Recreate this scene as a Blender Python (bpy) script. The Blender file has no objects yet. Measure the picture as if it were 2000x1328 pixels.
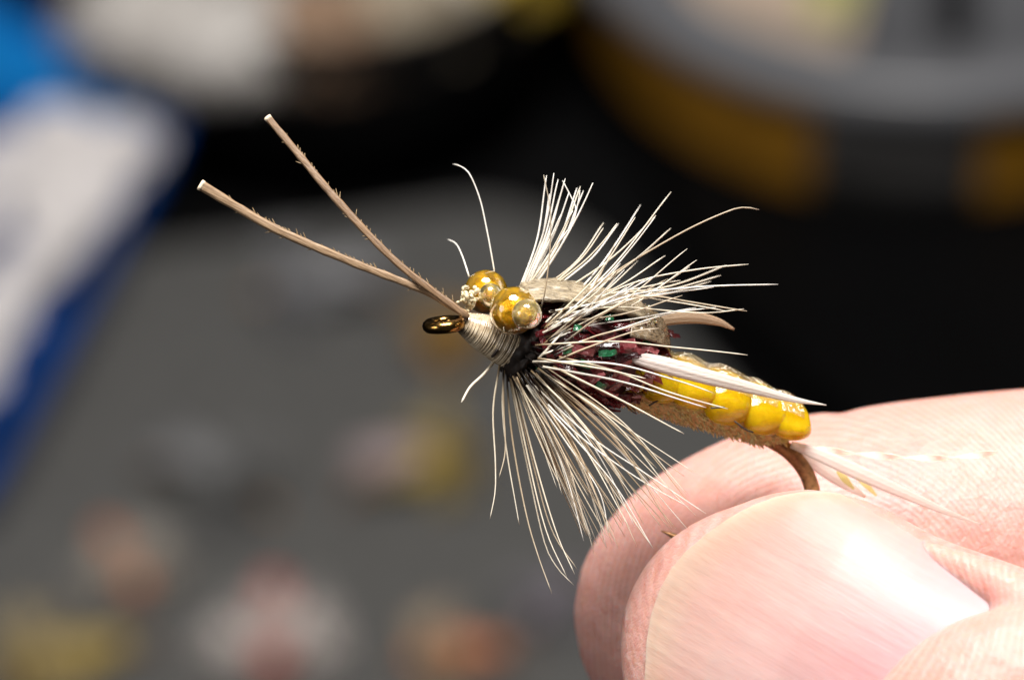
import bpy, math, random
import numpy as np
from mathutils import Matrix, Vector

random.seed(7); np.random.seed(7)
scene = bpy.context.scene
C = scene.collection

# ------------------------------------------------------------------ camera, world, lamps, exposure
TH = math.radians(40)                      # the camera looks down by this much
D = 200.0                                  # mm, camera to fly
S = 0.02                                   # mm per photo pixel in the plane of the fly
HF = 300.0                                 # mm, fly above the table
U = Vector((1, 0, 0)); V = Vector((0, math.sin(TH), math.cos(TH))); W = Vector((0, -math.cos(TH), math.sin(TH)))
R3 = Matrix((U, V, W)).transposed()
FLY = Vector((0, 0, HF * 0.001))
FRAME = Matrix.Translation(FLY) @ R3.to_4x4() @ Matrix.Scale(0.001, 4)

cam_d = bpy.data.cameras.new('camera'); cam = bpy.data.objects.new('camera', cam_d); C.objects.link(cam)
cam.matrix_world = Matrix.Translation(FLY + W * D * 0.001) @ R3.to_4x4()
cam_d.sensor_width = 36; cam_d.lens = 180; cam_d.clip_start = 0.005; cam_d.clip_end = 20
cam_d.dof.use_dof = True; cam_d.dof.focus_distance = (D - 1.2) * 0.001; cam_d.dof.aperture_fstop = 180 / 3.75
scene.camera = cam

world = bpy.data.worlds.new('World'); scene.world = world; world.use_nodes = True
bg = world.node_tree.nodes['Background']; bg.inputs[0].default_value = (0.95, 0.97, 1.0, 1); bg.inputs[1].default_value = 0.035

def softbox(name, direction, dist, sx, sy, power, col):
    l = bpy.data.lights.new(name, 'AREA'); l.shape = 'ELLIPSE'; l.size = sx; l.size_y = sy; l.energy = power; l.color = col
    o = bpy.data.objects.new(name, l); C.objects.link(o)
    d = (R3 @ Vector(direction)).normalized()
    o.location = FLY + d * dist
    o.rotation_euler = d.to_track_quat('Z', 'Y').to_euler()
    return o
softbox('key_softbox', (0.02, 0.88, 0.46), 0.42, 0.28, 0.22, 6.3, (1.0, 0.965, 0.925))
softbox('front_softbox', (-0.90, 0.15, 0.60), 0.50, 0.24, 0.24, 0.95, (1.0, 0.97, 0.95))

vs = scene.view_settings
vs.view_transform = 'Standard'; vs.look = 'None'; vs.exposure = 0.0; vs.gamma = 1.0; vs.use_curve_mapping = False
scene.render.engine = 'CYCLES'
cy = scene.cycles
cy.use_denoising = True; cy.max_bounces = 14; cy.transmission_bounces = 10; cy.transparent_max_bounces = 16
cy.sample_clamp_indirect = 6; cy.blur_glossy = 0.5; cy.caustics_refractive = True

# ------------------------------------------------------------------ helpers
def P(px, py, w=0.0):
    """a point in the fly's frame (mm) that stands w mm nearer the camera than the focal plane"""
    k = (D - w) / D
    return np.array(((px - 1000) * S * k, (664 - py) * S * k, w))

def table_point(px, py, z=0.0):
    """where the line of sight meets the height z (mm above the table), in metres"""
    o = FLY + W * D * 0.001
    t = FLY + U * ((px - 1000) * S * 0.001) + V * ((664 - py) * S * 0.001)
    d = t - o
    k = (z * 0.001 - o.z) / d.z
    return o + d * k

def spline(pts, n):
    pts = np.asarray(pts, float); m = len(pts)
    if m == 2:
        return np.array([pts[0] + (pts[1] - pts[0]) * t for t in np.linspace(0, 1, n)])
    e = np.vstack((2 * pts[0] - pts[1], pts, 2 * pts[-1] - pts[-2]))
    seg = np.linalg.norm(np.diff(pts[:, :min(3, pts.shape[1])], axis=0), axis=1); cum = np.concatenate(((0,), np.cumsum(seg))); 
    out = []
    for x in np.linspace(0, cum[-1], n):
        i = min(int(np.searchsorted(cum, x, 'right')) - 1, m - 2); t = (x - cum[i]) / max(seg[i], 1e-9)
        a, b, c, d = e[i], e[i + 1], e[i + 2], e[i + 3]
        out.append(0.5 * (2 * b + (c - a) * t + (2 * a - 5 * b + 4 * c - d) * t * t + (3 * b - a - 3 * c + d) * t ** 3))
    return np.array(out)

def lin(table, x):
    xs, ys = zip(*table); return float(np.interp(x, xs, ys))

class Geo:
    def __init__(self): self.v = []; self.f = []; self.a = []
    def add(self, v, f, a=None):
        o = len(self.v); self.v.extend([tuple(map(float, p)) for p in v]); self.f.extend([tuple(i + o for i in q) for q in f])
        self.a.extend(a if a is not None else [0.5] * len(v))
        return self
    def grid(self, g, closed=False, caps=False, a=None):
        """rows of points; closed joins the last column with the first"""
        g = np.asarray(g); n, m = g.shape[:2]
        f = []
        for i in range(n - 1):
            for j in range(m if closed else m - 1):
                k = (j + 1) % m
                f.append((i * m + j, i * m + k, (i + 1) * m + k, (i + 1) * m + j))
        if caps:
            f.append(tuple(range(m))[::-1]); f.append(tuple((n - 1) * m + j for j in range(m)))
        at = None if a is None else [float(x) for x in np.repeat(a, m)]
        return self.add(g.reshape(-1, 3), f, at)
    def tube(self, pts, rad, sides=8, flat=1.0, hint=(0, 0, 1), caps=True, a=None):
        pts = np.asarray(pts, float); n = len(pts)
        rad = np.broadcast_to(np.asarray(rad, float), (n,))
        t = np.gradient(pts, axis=0); t /= np.linalg.norm(t, axis=1)[:, None] + 1e-12
        g = []
        h = np.array(hint, float)
        for i in range(n):
            x = np.cross(h, t[i]); l = np.linalg.norm(x)
            x = x / l if l > 1e-6 else np.array((1., 0, 0))
            y = np.cross(t[i], x)
            an = np.linspace(0, 2 * math.pi, sides, endpoint=False)
            g.append([pts[i] + rad[i] * (math.cos(q) * x + flat * math.sin(q) * y) for q in an])
        return self.grid(g, True, caps, a)
    def mesh(self, name, m, smooth=True, attr=False):
        me = bpy.data.meshes.new(name); me.from_pydata(self.v, [], self.f); me.update()
        if smooth: me.polygons.foreach_set('use_smooth', [True] * len(me.polygons))
        if attr:
            at = me.attributes.new('along', 'FLOAT', 'POINT'); at.data.foreach_set('value', self.a)
        if m: me.materials.append(m)
        return me
    def build(self, name, m, parent=None, smooth=True, attr=False, sub=0):
        o = bpy.data.objects.new(name, self.mesh(name, m, smooth, attr)); C.objects.link(o)
        if parent: o.parent = parent
        if sub:
            s = o.modifiers.new('subdivision', 'SUBSURF'); s.levels = sub; s.render_levels = sub
        return o

def sphere_geo(c, r, axes=None, n=20, noise=0.0, power=1.0):
    """ellipsoid with radii r along the three axes"""
    r = np.broadcast_to(np.asarray(r, float), (3,)); ax = np.eye(3) if axes is None else np.asarray(axes, float)
    g = []
    for i in range(n + 1):
        th = math.pi * i / n; row = []
        for j in range(2 * n):
            ph = math.pi * j / n
            d = np.array((math.sin(th) * math.cos(ph), math.sin(th) * math.sin(ph), math.cos(th)))
            k = 1.0
            if noise: k += noise * (math.sin(7 * d[0] + 3 * d[1]) * math.sin(9 * d[1] - 4 * d[2]) + 0.6 * math.sin(17 * d[2] + 11 * d[0]) * math.cos(15 * d[1]))
            row.append(np.asarray(c) + (d * r * k) @ ax)
        g.append(row)
    return g

def empty(name, matrix, label, cat, group=None):
    o = bpy.data.objects.new(name, None); C.objects.link(o); o.matrix_world = matrix; o.empty_display_size = 0.01
    o['label'] = label; o['category'] = cat
    if group: o['group'] = group
    return o

# ------------------------------------------------------------------ materials
def new_mat(name):
    m = bpy.data.materials.new(name); m.use_nodes = True
    nt = m.node_tree; b = nt.nodes['Principled BSDF']
    return m, nt, b
def setp(b, **k):
    names = dict(color='Base Color', rough='Roughness', metal='Metallic', trans='Transmission Weight', ior='IOR', sss='Subsurface Weight',
                 sssr='Subsurface Radius', ssss='Subsurface Scale', coat='Coat Weight', coatr='Coat Roughness', spec='Specular IOR Level',
                 film='Thin Film Thickness', filmior='Thin Film IOR', sheen='Sheen Weight', alpha='Alpha', aniso='Anisotropic', tint='Specular Tint')
    for q, v in k.items():
        v = (*v, 1) if q in ('color', 'tint') and len(v) == 3 else v
        b.inputs[names[q]].default_value = v
def node(nt, t, **k):
    n = nt.nodes.new(t)
    for q, v in k.items(): setattr(n, q, v)
    return n
def coords(nt, scale=(1, 1, 1), loc=(0, 0, 0), rot=(0, 0, 0)):
    tc = node(nt, 'ShaderNodeTexCoord'); mp = node(nt, 'ShaderNodeMapping')
    mp.inputs['Scale'].default_value = scale; mp.inputs['Location'].default_value = loc; mp.inputs['Rotation'].default_value = rot
    nt.links.new(tc.outputs['Object'], mp.inputs['Vector']); return mp.outputs[0]
def noise(nt, vec, scale=1.0, detail=4, rough=0.55, dist=0.0):
    n = node(nt, 'ShaderNodeTexNoise'); n.inputs['Scale'].default_value = scale; n.inputs['Detail'].default_value = detail
    n.inputs['Roughness'].default_value = rough; n.inputs['Distortion'].default_value = dist
    nt.links.new(vec, n.inputs['Vector']); return n.outputs['Fac']
def ramp(nt, fac, stops):
    r = node(nt, 'ShaderNodeValToRGB'); e = r.color_ramp.elements
    while len(e) < len(stops): e.new(0.5)
    for q, (p, c) in zip(e, stops): q.position = p; q.color = (*c, 1) if len(c) == 3 else c
    nt.links.new(fac, r.inputs[0]); return r.outputs[0]
def bump(nt, b, height, dist, strength=1.0, prev=None):
    n = node(nt, 'ShaderNodeBump'); n.inputs['Distance'].default_value = dist; n.inputs['Strength'].default_value = strength
    nt.links.new(height, n.inputs['Height'])
    if prev: nt.links.new(prev, n.inputs['Normal'])
    if b: nt.links.new(n.outputs[0], b.inputs['Normal'])
    return n.outputs[0]
def mix(nt, a, c, fac, mode='MIX'):
    n = node(nt, 'ShaderNodeMix', data_type='RGBA', blend_type=mode)
    for s, v in ((0, fac), (6, a), (7, c)):
        if isinstance(v, (int, float)): n.inputs[s].default_value = v
        elif isinstance(v, tuple): n.inputs[s].default_value = (*v, 1)
        else: nt.links.new(v, n.inputs[s])
    return n.outputs[2]
def simple(name, color, rough=0.5, var=0.12, vscale=3.0, bd=0.0, **k):
    m, nt, b = new_mat(name); setp(b, rough=rough, **k)
    n = noise(nt, coords(nt), vscale)
    lo = tuple(max(0, c * (1 - 2 * var)) for c in color); hi = tuple(min(1, c * (1 + 2 * var)) for c in color)
    nt.links.new(ramp(nt, n, [(0.25, lo), (0.75, hi)]), b.inputs['Base Color'])
    if bd: bump(nt, b, noise(nt, coords(nt), vscale * 4), bd)
    return m
def math_node(nt, op, a, c=None):
    n = node(nt, 'ShaderNodeMath', operation=op)
    for i, v in enumerate((a, c)):
        if v is None: continue
        if isinstance(v, (int, float)): n.inputs[i].default_value = v
        else: nt.links.new(v, n.inputs[i])
    return n.outputs[0]

RIDGE_C = P(1620, 1230, -5)          # middle of the whorl of skin ridges on the index pad
def skin_mat():
    m, nt, b = new_mat('skin')
    setp(b, rough=0.44, sss=1.0, sssr=(1.0, 0.36, 0.2), ssss=0.0016, spec=0.40)
    v = coords(nt)
    n1 = noise(nt, v, 0.16, 3); n2 = noise(nt, v, 1.3, 5); n3 = noise(nt, v, 9.0, 3)
    c = ramp(nt, n1, [(0.3, (0.505, 0.258, 0.215)), (0.52, (0.525, 0.282, 0.242)), (0.75, (0.51, 0.226, 0.206))])
    c = mix(nt, c, ramp(nt, n2, [(0.35, (0.88, 0.80, 0.74)), (0.65, (1, 1, 1))]), 0.55, 'MULTIPLY')
    # skin ridges: rings about the pad, bent by noise
    wv = node(nt, 'ShaderNodeTexWave', wave_type='RINGS', rings_direction='SPHERICAL', wave_profile='SIN')
    k = 1.0
    nt.links.new(coords(nt, loc=tuple(-RIDGE_C * k), scale=(1, 1, 0.35)), wv.inputs['Vector'])
    wv.inputs['Scale'].default_value = 1.65; wv.inputs['Distortion'].default_value = 2.2
    wv.inputs['Detail'].default_value = 2.5; wv.inputs['Detail Scale'].default_value = 0.35; wv.inputs['Detail Roughness'].default_value = 0.5
    fade = ramp(nt, noise(nt, v, 0.35, 2), [(0.32, (0.12,) * 3), (0.62, (1,) * 3)])
    hgt = math_node(nt, 'MULTIPLY', wv.outputs['Fac'], fade)
    c = mix(nt, c, (1.0, 0.94, 0.91), math_node(nt, 'MULTIPLY', hgt, 0.08))
    nt.links.new(c, b.inputs['Base Color'])
    b1 = bump(nt, None, n2, 0.00025, 0.5)
    b2 = bump(nt, None, n3, 0.00004, 0.6, b1)
    vo = node(nt, 'ShaderNodeTexVoronoi', feature='DISTANCE_TO_EDGE'); vo.inputs['Scale'].default_value = 2.6
    nt.links.new(coords(nt, (1, .7, 1)), vo.inputs['Vector'])
    cre = ramp(nt, vo.outputs['Distance'], [(0.0, (0, 0, 0)), (0.10, (1, 1, 1))])
    b3 = bump(nt, None, cre, 0.000012, 0.5, b2)
    bump(nt, b, hgt, 0.000024, 0.5, b3)
    return m

TIPX, TIPY = 1245, 1125                       # tip of the thumb
AX = (0.867, 0.498); QX = (0.498, -0.867)     # along the thumb to its base, across the nail (picture directions, y down)
def nail_mat():
    m, nt, b = new_mat('fingernail')
    setp(b, rough=0.46, sss=0.8, sssr=(1.0, 0.45, 0.3), ssss=0.0007, coat=0.05, coatr=0.25, spec=0.30)
    ang = math.atan2(-AX[1], AX[0])
    def turned(sc): 
        tc = node(nt, 'ShaderNodeTexCoord'); r = node(nt, 'ShaderNodeVectorRotate', rotation_type='Z_AXIS'); r.inputs['Angle'].default_value = -ang
        mp = node(nt, 'ShaderNodeMapping'); mp.inputs['Scale'].default_value = sc
        nt.links.new(tc.outputs['Object'], r.inputs['Vector']); nt.links.new(r.outputs[0], mp.inputs['Vector']); return mp.outputs[0]
    ridg = noise(nt, turned((0.09, 1.5, 0.3)), 1.0, 4, 0.6)
    fine = noise(nt, turned((0.35, 9.0, 1.0)), 1.0, 3, 0.6)
    blot = noise(nt, turned((0.30, 0.45, 0.2)), 1.0, 3)
    at = node(nt, 'ShaderNodeAttribute', attribute_name='along')
    bed = ramp(nt, at.outputs['Fac'], [(0.0, (0.50, 0.37, 0.29)), (0.02, (0.45, 0.32, 0.25)), (0.06, (0.43, 0.295, 0.24)), (0.10, (0.44, 0.29, 0.25)), (0.25, (0.47, 0.32, 0.292)), (0.55, (0.465, 0.275, 0.28)), (1.0, (0.42, 0.21, 0.225))])
    c = mix(nt, bed, ramp(nt, ridg, [(0.3, (0.92, 0.84, 0.84)), (0.62, (1, 1, 1))]), 0.6, 'MULTIPLY')
    c = mix(nt, c, ramp(nt, blot, [(0.35, (1.0, 0.90, 0.90)), (0.65, (1, 1, 1))]), 0.7, 'MULTIPLY')
    nt.links.new(c, b.inputs['Base Color'])
    b1 = bump(nt, None, ridg, 0.00007, 0.7); bump(nt, b, fine, 0.000007, 0.5, b1)
    return m

def fibre_mat(name, root, mid, tip, r0=0.12, tr=0.35):
    m, nt, b = new_mat(name); setp(b, rough=0.38, spec=0.6)
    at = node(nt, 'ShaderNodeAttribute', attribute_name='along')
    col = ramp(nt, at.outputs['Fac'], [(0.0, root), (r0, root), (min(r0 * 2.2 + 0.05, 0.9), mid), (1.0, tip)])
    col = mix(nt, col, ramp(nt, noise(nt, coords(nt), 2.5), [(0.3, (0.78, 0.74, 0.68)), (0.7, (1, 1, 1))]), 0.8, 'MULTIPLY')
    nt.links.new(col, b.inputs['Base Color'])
    t = node(nt, 'ShaderNodeBsdfTranslucent'); nt.links.new(col, t.inputs[0])
    mx = node(nt, 'ShaderNodeMixShader'); mx.inputs[0].default_value = tr
    nt.links.new(b.outputs[0], mx.inputs[1]); nt.links.new(t.outputs[0], mx.inputs[2])
    nt.links.new(mx.outputs[0], nt.nodes['Material Output'].inputs['Surface'])
    return m

def feather_mat(name, c0, c1, tr=0.4, alpha=1.0):
    m, nt, b = new_mat(name); setp(b, rough=0.4, spec=0.5)
    at = node(nt, 'ShaderNodeAttribute', attribute_name='along')
    col = ramp(nt, at.outputs['Fac'], [(0.0, c0), (0.5, tuple((x + y) / 2 for x, y in zip(c0, c1))), (1.0, c1)])
    col = mix(nt, col, ramp(nt, noise(nt, coords(nt, (0.6, 5, 5)), 3), [(0.3, (0.85, 0.82, 0.78)), (0.7, (1, 1, 1))]), 0.7, 'MULTIPLY')
    nt.links.new(col, b.inputs['Base Color'])
    t = node(nt, 'ShaderNodeBsdfTranslucent'); nt.links.new(col, t.inputs[0])
    mx = node(nt, 'ShaderNodeMixShader'); mx.inputs[0].default_value = tr
    nt.links.new(b.outputs[0], mx.inputs[1]); nt.links.new(t.outputs[0], mx.inputs[2]); out = mx.outputs[0]
    if alpha < 1:
        tp = node(nt, 'ShaderNodeBsdfTransparent'); m2 = node(nt, 'ShaderNodeMixShader'); m2.inputs[0].default_value = alpha
        nt.links.new(tp.outputs[0], m2.inputs[1]); nt.links.new(out, m2.inputs[2]); out = m2.outputs[0]
    nt.links.new(out, nt.nodes['Material Output'].inputs['Surface'])
    bump(nt, b, noise(nt, coords(nt, (0.5, 8, 8)), 4), 0.00003)
    return m

def glassy(name, color, clear, rough=0.03, glow=(0.9, 0.55, 0.05), film=0.0, ss=0.0006, patch=False, wet=0.0):
    """tinted glass or soft plastic: part clear, part scattering"""
    m, nt, b = new_mat(name); setp(b, color=color, rough=rough, trans=1.0, ior=1.5, film=film)
    n = noise(nt, coords(nt), 2.2, 4, 0.6, 0.6)
    nt.links.new(ramp(nt, n, [(0.3, tuple(c * 0.72 for c in color)), (0.7, color)]), b.inputs['Base Color'])
    p = node(nt, 'ShaderNodeBsdfPrincipled'); setp(p, rough=0.10, sss=1.0, sssr=(1.0, 0.8, 0.3), ssss=ss, coat=0.6, coatr=0.04)
    nt.links.new(ramp(nt, n, [(0.3, tuple(c * 0.75 for c in glow)), (0.7, glow)]), p.inputs['Base Color'])
    mx = node(nt, 'ShaderNodeMixShader'); mx.inputs[0].default_value = 1 - clear
    if wet:
        bn = bump(nt, b, noise(nt, coords(nt), 1.7, 4, .55, .6), wet); nt.links.new(bn, p.inputs['Normal'])
    if patch: nt.links.new(ramp(nt, noise(nt, coords(nt), 1.6, 4, .6, 1.0), [(0.3, (0.06,) * 3), (0.7, (0.40,) * 3)]), mx.inputs[0])
    nt.links.new(b.outputs[0], mx.inputs[1]); nt.links.new(p.outputs[0], mx.inputs[2])
    nt.links.new(mx.outputs[0], nt.nodes['Material Output'].inputs['Surface'])
    return m

def film_mat(name, color, clear, rough=0.12, film=380.0, wrinkle=0.00004):
    m, nt, b = new_mat(name); setp(b, color=color, rough=rough, film=film, filmior=1.7, spec=0.9, coat=1.0, coatr=0.05)
    tp = node(nt, 'ShaderNodeBsdfTransparent'); tp.inputs[0].default_value = (*[min(1, 0.5 + 0.5 * c) for c in color], 1)
    t = node(nt, 'ShaderNodeBsdfTranslucent'); t.inputs[0].default_value = (*color, 1)
    m1 = node(nt, 'ShaderNodeMixShader'); m1.inputs[0].default_value = 0.35
    nt.links.new(b.outputs[0], m1.inputs[1]); nt.links.new(t.outputs[0], m1.inputs[2])
    m2 = node(nt, 'ShaderNodeMixShader'); m2.inputs[0].default_value = clear
    nt.links.new(m1.outputs[0], m2.inputs[1]); nt.links.new(tp.outputs[0], m2.inputs[2])
    nt.links.new(m2.outputs[0], nt.nodes['Material Output'].inputs['Surface'])
    bump(nt, b, noise(nt, coords(nt), 5, 3), wrinkle)
    return m

def fibrous(name, c0, c1, scale, rough=0.5, bd=0.00003, rot=0.0, **k):
    m, nt, b = new_mat(name); setp(b, rough=rough, **k)
    tc = node(nt, 'ShaderNodeTexCoord'); r = node(nt, 'ShaderNodeVectorRotate', rotation_type='Z_AXIS'); r.inputs['Angle'].default_value = -rot
    mp = node(nt, 'ShaderNodeMapping'); mp.inputs['Scale'].default_value = scale
    nt.links.new(tc.outputs['Object'], r.inputs['Vector']); nt.links.new(r.outputs[0], mp.inputs['Vector'])
    n = noise(nt, mp.outputs[0], 1.0, 5, 0.65)
    nt.links.new(ramp(nt, n, [(0.3, c0), (0.7, c1)]), b.inputs['Base Color']); bump(nt, b, n, bd)
    return m

M = {}
M['skin'] = skin_mat(); M['nail'] = nail_mat()
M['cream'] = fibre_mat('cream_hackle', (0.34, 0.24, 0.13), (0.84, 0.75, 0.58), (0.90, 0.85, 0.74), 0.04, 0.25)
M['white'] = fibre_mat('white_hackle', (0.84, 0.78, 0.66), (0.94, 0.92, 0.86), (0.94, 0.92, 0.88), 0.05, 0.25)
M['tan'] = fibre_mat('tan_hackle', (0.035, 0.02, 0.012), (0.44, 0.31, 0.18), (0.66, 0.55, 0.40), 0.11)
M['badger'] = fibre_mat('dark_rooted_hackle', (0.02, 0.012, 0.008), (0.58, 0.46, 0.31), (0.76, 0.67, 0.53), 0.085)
M['antenna'] = fibrous('brown_quill', (0.16, 0.095, 0.05), (0.40, 0.27, 0.16), (0.5, 14, 14), 0.42, 0.00003, math.radians(-26), spec=0.6)
M['antenna2'] = fibrous('dark_quill', (0.11, 0.06, 0.03), (0.28, 0.17, 0.09), (0.5, 14, 14), 0.42, 0.00003, math.radians(-45), spec=0.6)
M['cut'] = simple('pale_quill_end', (0.70, 0.58, 0.42), 0.6)
M['hookeye'] = simple('gold_bronze_wire', (0.34, 0.19, 0.055), 0.2, 0.25, 6, metal=1.0)
M['hook'] = simple('brown_wire', (0.30, 0.15, 0.06), 0.42, 0.3, 5, metal=0.45)
M['thread'] = fibrous('pale_thread', (0.30, 0.22, 0.135), (0.68, 0.57, 0.41), (3, 3, 3), 0.18, 0.00002, coat=0.6, coatr=0.1)
M['glue'] = simple('crumbly_glue', (0.74, 0.62, 0.40), 0.3, 0.2, 9, trans=0.25)
M['amber'] = glassy('amber_glass', (1.0, 0.84, 0.34), 0.70, 0.0, (1.0, 0.55, 0.01), patch=True)
M['clearbead'] = glassy('pale_glass', (1.0, 0.90, 0.62), 0.72, 0.0, (0.95, 0.72, 0.28), patch=True)
def lining():
    m, nt, b = new_mat('gold_lining'); setp(b, rough=0.35, metal=0.2)
    n = noise(nt, coords(nt), 3.2, 5, 0.65, 1.2)
    nt.links.new(ramp(nt, n, [(0.28, (0.30, 0.10, 0.004)), (0.45, (0.72, 0.40, 0.02)), (0.6, (0.92, 0.68, 0.10)), (0.72, (1.0, 0.90, 0.55))]), b.inputs['Base Color'])
    bump(nt, b, n, 0.0003); return m
M['core'] = lining()
M['rootdark'] = simple('black_brown_fluff', (0.012, 0.007, 0.005), 0.6, 0.4, 8, spec=0.25)
M['maroonbase'] = simple('dark_maroon', (0.045, 0.008, 0.010), 0.45, 0.4, 4)
M['maroon'] = film_mat('maroon_film', (0.17, 0.013, 0.018), 0.10, 0.09, 0, 0.00010)
M['wine'] = film_mat('wine_film', (0.05, 0.006, 0.008), 0.05, 0.10, 0, 0.00010)
M['pink'] = film_mat('pink_film', (0.46, 0.12, 0.13), 0.35, 0.08, 480, 0.00008)
M['green'] = film_mat('green_foil', (0.03, 0.22, 0.09), 0.10, 0.06, 300, 0.00012)
M['wing1'] = fibrous('ribbed_beige_straw', (0.08, 0.058, 0.034), (0.46, 0.37, 0.24), (0.8, 15, 15), 0.3, 0.00008, math.radians(-11), coat=0.3, coatr=0.2)
M['wing2'] = fibrous('dark_straw', (0.04, 0.026, 0.014), (0.28, 0.20, 0.115), (1.2, 15, 15), 0.22, 0.00008, math.radians(-20), coat=0.8, coatr=0.08)
M['yellow'] = glassy('yellow_jelly', (1.0, 0.84, 0.10), 0.40, 0.04, (1.0, 0.63, 0.006), ss=0.0011, wet=0.00006)
def clear_strip():
    m, nt, b = new_mat('pearl_strip'); setp(b, color=(0.95, 0.85, 0.45), rough=0.10, film=420, filmior=1.6, spec=1.0, coat=1.0, coatr=0.04)
    tp_ = node(nt, 'ShaderNodeBsdfTransparent'); tp_.inputs[0].default_value = (1.0, 0.96, 0.80, 1)
    gl = node(nt, 'ShaderNodeBsdfGlossy'); gl.inputs['Roughness'].default_value = 0.05; gl.inputs[0].default_value = (1, .97, .9, 1)
    m1 = node(nt, 'ShaderNodeMixShader'); m1.inputs[0].default_value = 0.68
    nt.links.new(b.outputs[0], m1.inputs[1]); nt.links.new(gl.outputs[0], m1.inputs[2])
    m2 = node(nt, 'ShaderNodeMixShader'); m2.inputs[0].default_value = 0.66
    nt.links.new(m1.outputs[0], m2.inputs[1]); nt.links.new(tp_.outputs[0], m2.inputs[2])
    nt.links.new(m2.outputs[0], nt.nodes['Material Output'].inputs['Surface'])
    bn = bump(nt, b, noise(nt, coords(nt, (3, 5, 5)), 1.0, 2, .5, .6), 0.00045); nt.links.new(bn, gl.inputs['Normal'])
    return m
M['backfilm'] = clear_strip()
M['fuzz'] = fibrous('gold_fuzz', (0.46, 0.27, 0.07), (0.85, 0.60, 0.26), (5, 5, 5), 0.4, 0.00004)
M['fuzzhair'] = simple('gold_dubbing', (0.86, 0.60, 0.28), 0.3, 0.25, 6)
M['speck'] = simple('dark_speck', (0.02, 0.012, 0.01), 0.5)
M['biot'] = feather_mat('white_feather', (0.88, 0.78, 0.74), (0.90, 0.87, 0.82), 0.42)
M['tanbiot'] = feather_mat('tan_feather', (0.46, 0.33, 0.20), (0.62, 0.44, 0.30), 0.5)
M['tail'] = feather_mat('pale_tail_feather', (0.88, 0.84, 0.80), (0.86, 0.80, 0.74), 0.5, 0.66)
M['tinsel'] = film_mat('gold_tinsel', (1.0, 0.97, 0.86), 0.5, 0.04, 350, 0.00001)
M['yellowbit'] = film_mat('yellow_bit', (0.80, 0.74, 0.30), 0.6, 0.3, 0)

# ------------------------------------------------------------------ setting: table
def quad_sheet(name, corners, z, m):
    g = Geo(); g.add([(x, y, z) for x, y in corners], [(0, 1, 2, 3)]); return g.build(name, m)
M['table'] = simple('black_cloth', (0.003, 0.003, 0.0033), 0.85, 0.3, 400, 0.0002, spec=0.08)
tb = quad_sheet('tabletop', [(-1.5, -1.2), (1.5, -1.2), (1.5, 1.8), (-1.5, 1.8)], 0, M['table']); tb['kind'] = 'structure'

def prism(poly, z0, z1, bev=0.0):
    """a slab with the outline poly (metres), optionally with a bevelled top edge"""
    g = Geo(); n = len(poly); p = np.asarray(poly, float); c = p.mean(axis=0)
    rows = [[(x, y, z0) for x, y in p], [(x, y, z1 - bev) for x, y in p]]
    if bev:
        q = p + (c - p) / np.linalg.norm(c - p, axis=1)[:, None] * bev
        rows.append([(x, y, z1) for x, y in q])
    return g.grid(rows, True, True)
def rounded(poly, r, n=6):
    out = []; m = len(poly)
    for i in range(m):
        a, b, c = (np.array(poly[(i + k) % m], float) for k in (-1, 0, 1))
        d0 = (a - b) / np.linalg.norm(a - b); d1 = (c - b) / np.linalg.norm(c - b)
        for t in np.linspace(0, 1, n):
            out.append((1 - t) ** 2 * (b + d0 * r) + 2 * t * (1 - t) * b + t * t * (b + d1 * r))
    return [tuple(x) for x in out]
def tp(px, py, z=0.0):
    q = table_point(px, py, z); return (q.x, q.y)

# grey foam pad
M['foam'] = simple('grey_foam', (0.080, 0.079, 0.076), 0.9, 0.10, 300, 0.0004)
pad_poly = rounded([tp(-500, 1900, 6), tp(-700, 560, 6), tp(350, 475, 6), tp(950, 385, 6), tp(1160, 450, 6), tp(1470, 800, 6), tp(2100, 1900, 6)], 0.006)
pad = prism(pad_poly, 0.0005, 0.006, 0.0008).build('foam_pad', M['foam'], smooth=False)
pad['label'] = 'flat grey foam pad holding tied flies, lying on the black table'; pad['category'] = 'foam pad'

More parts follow.
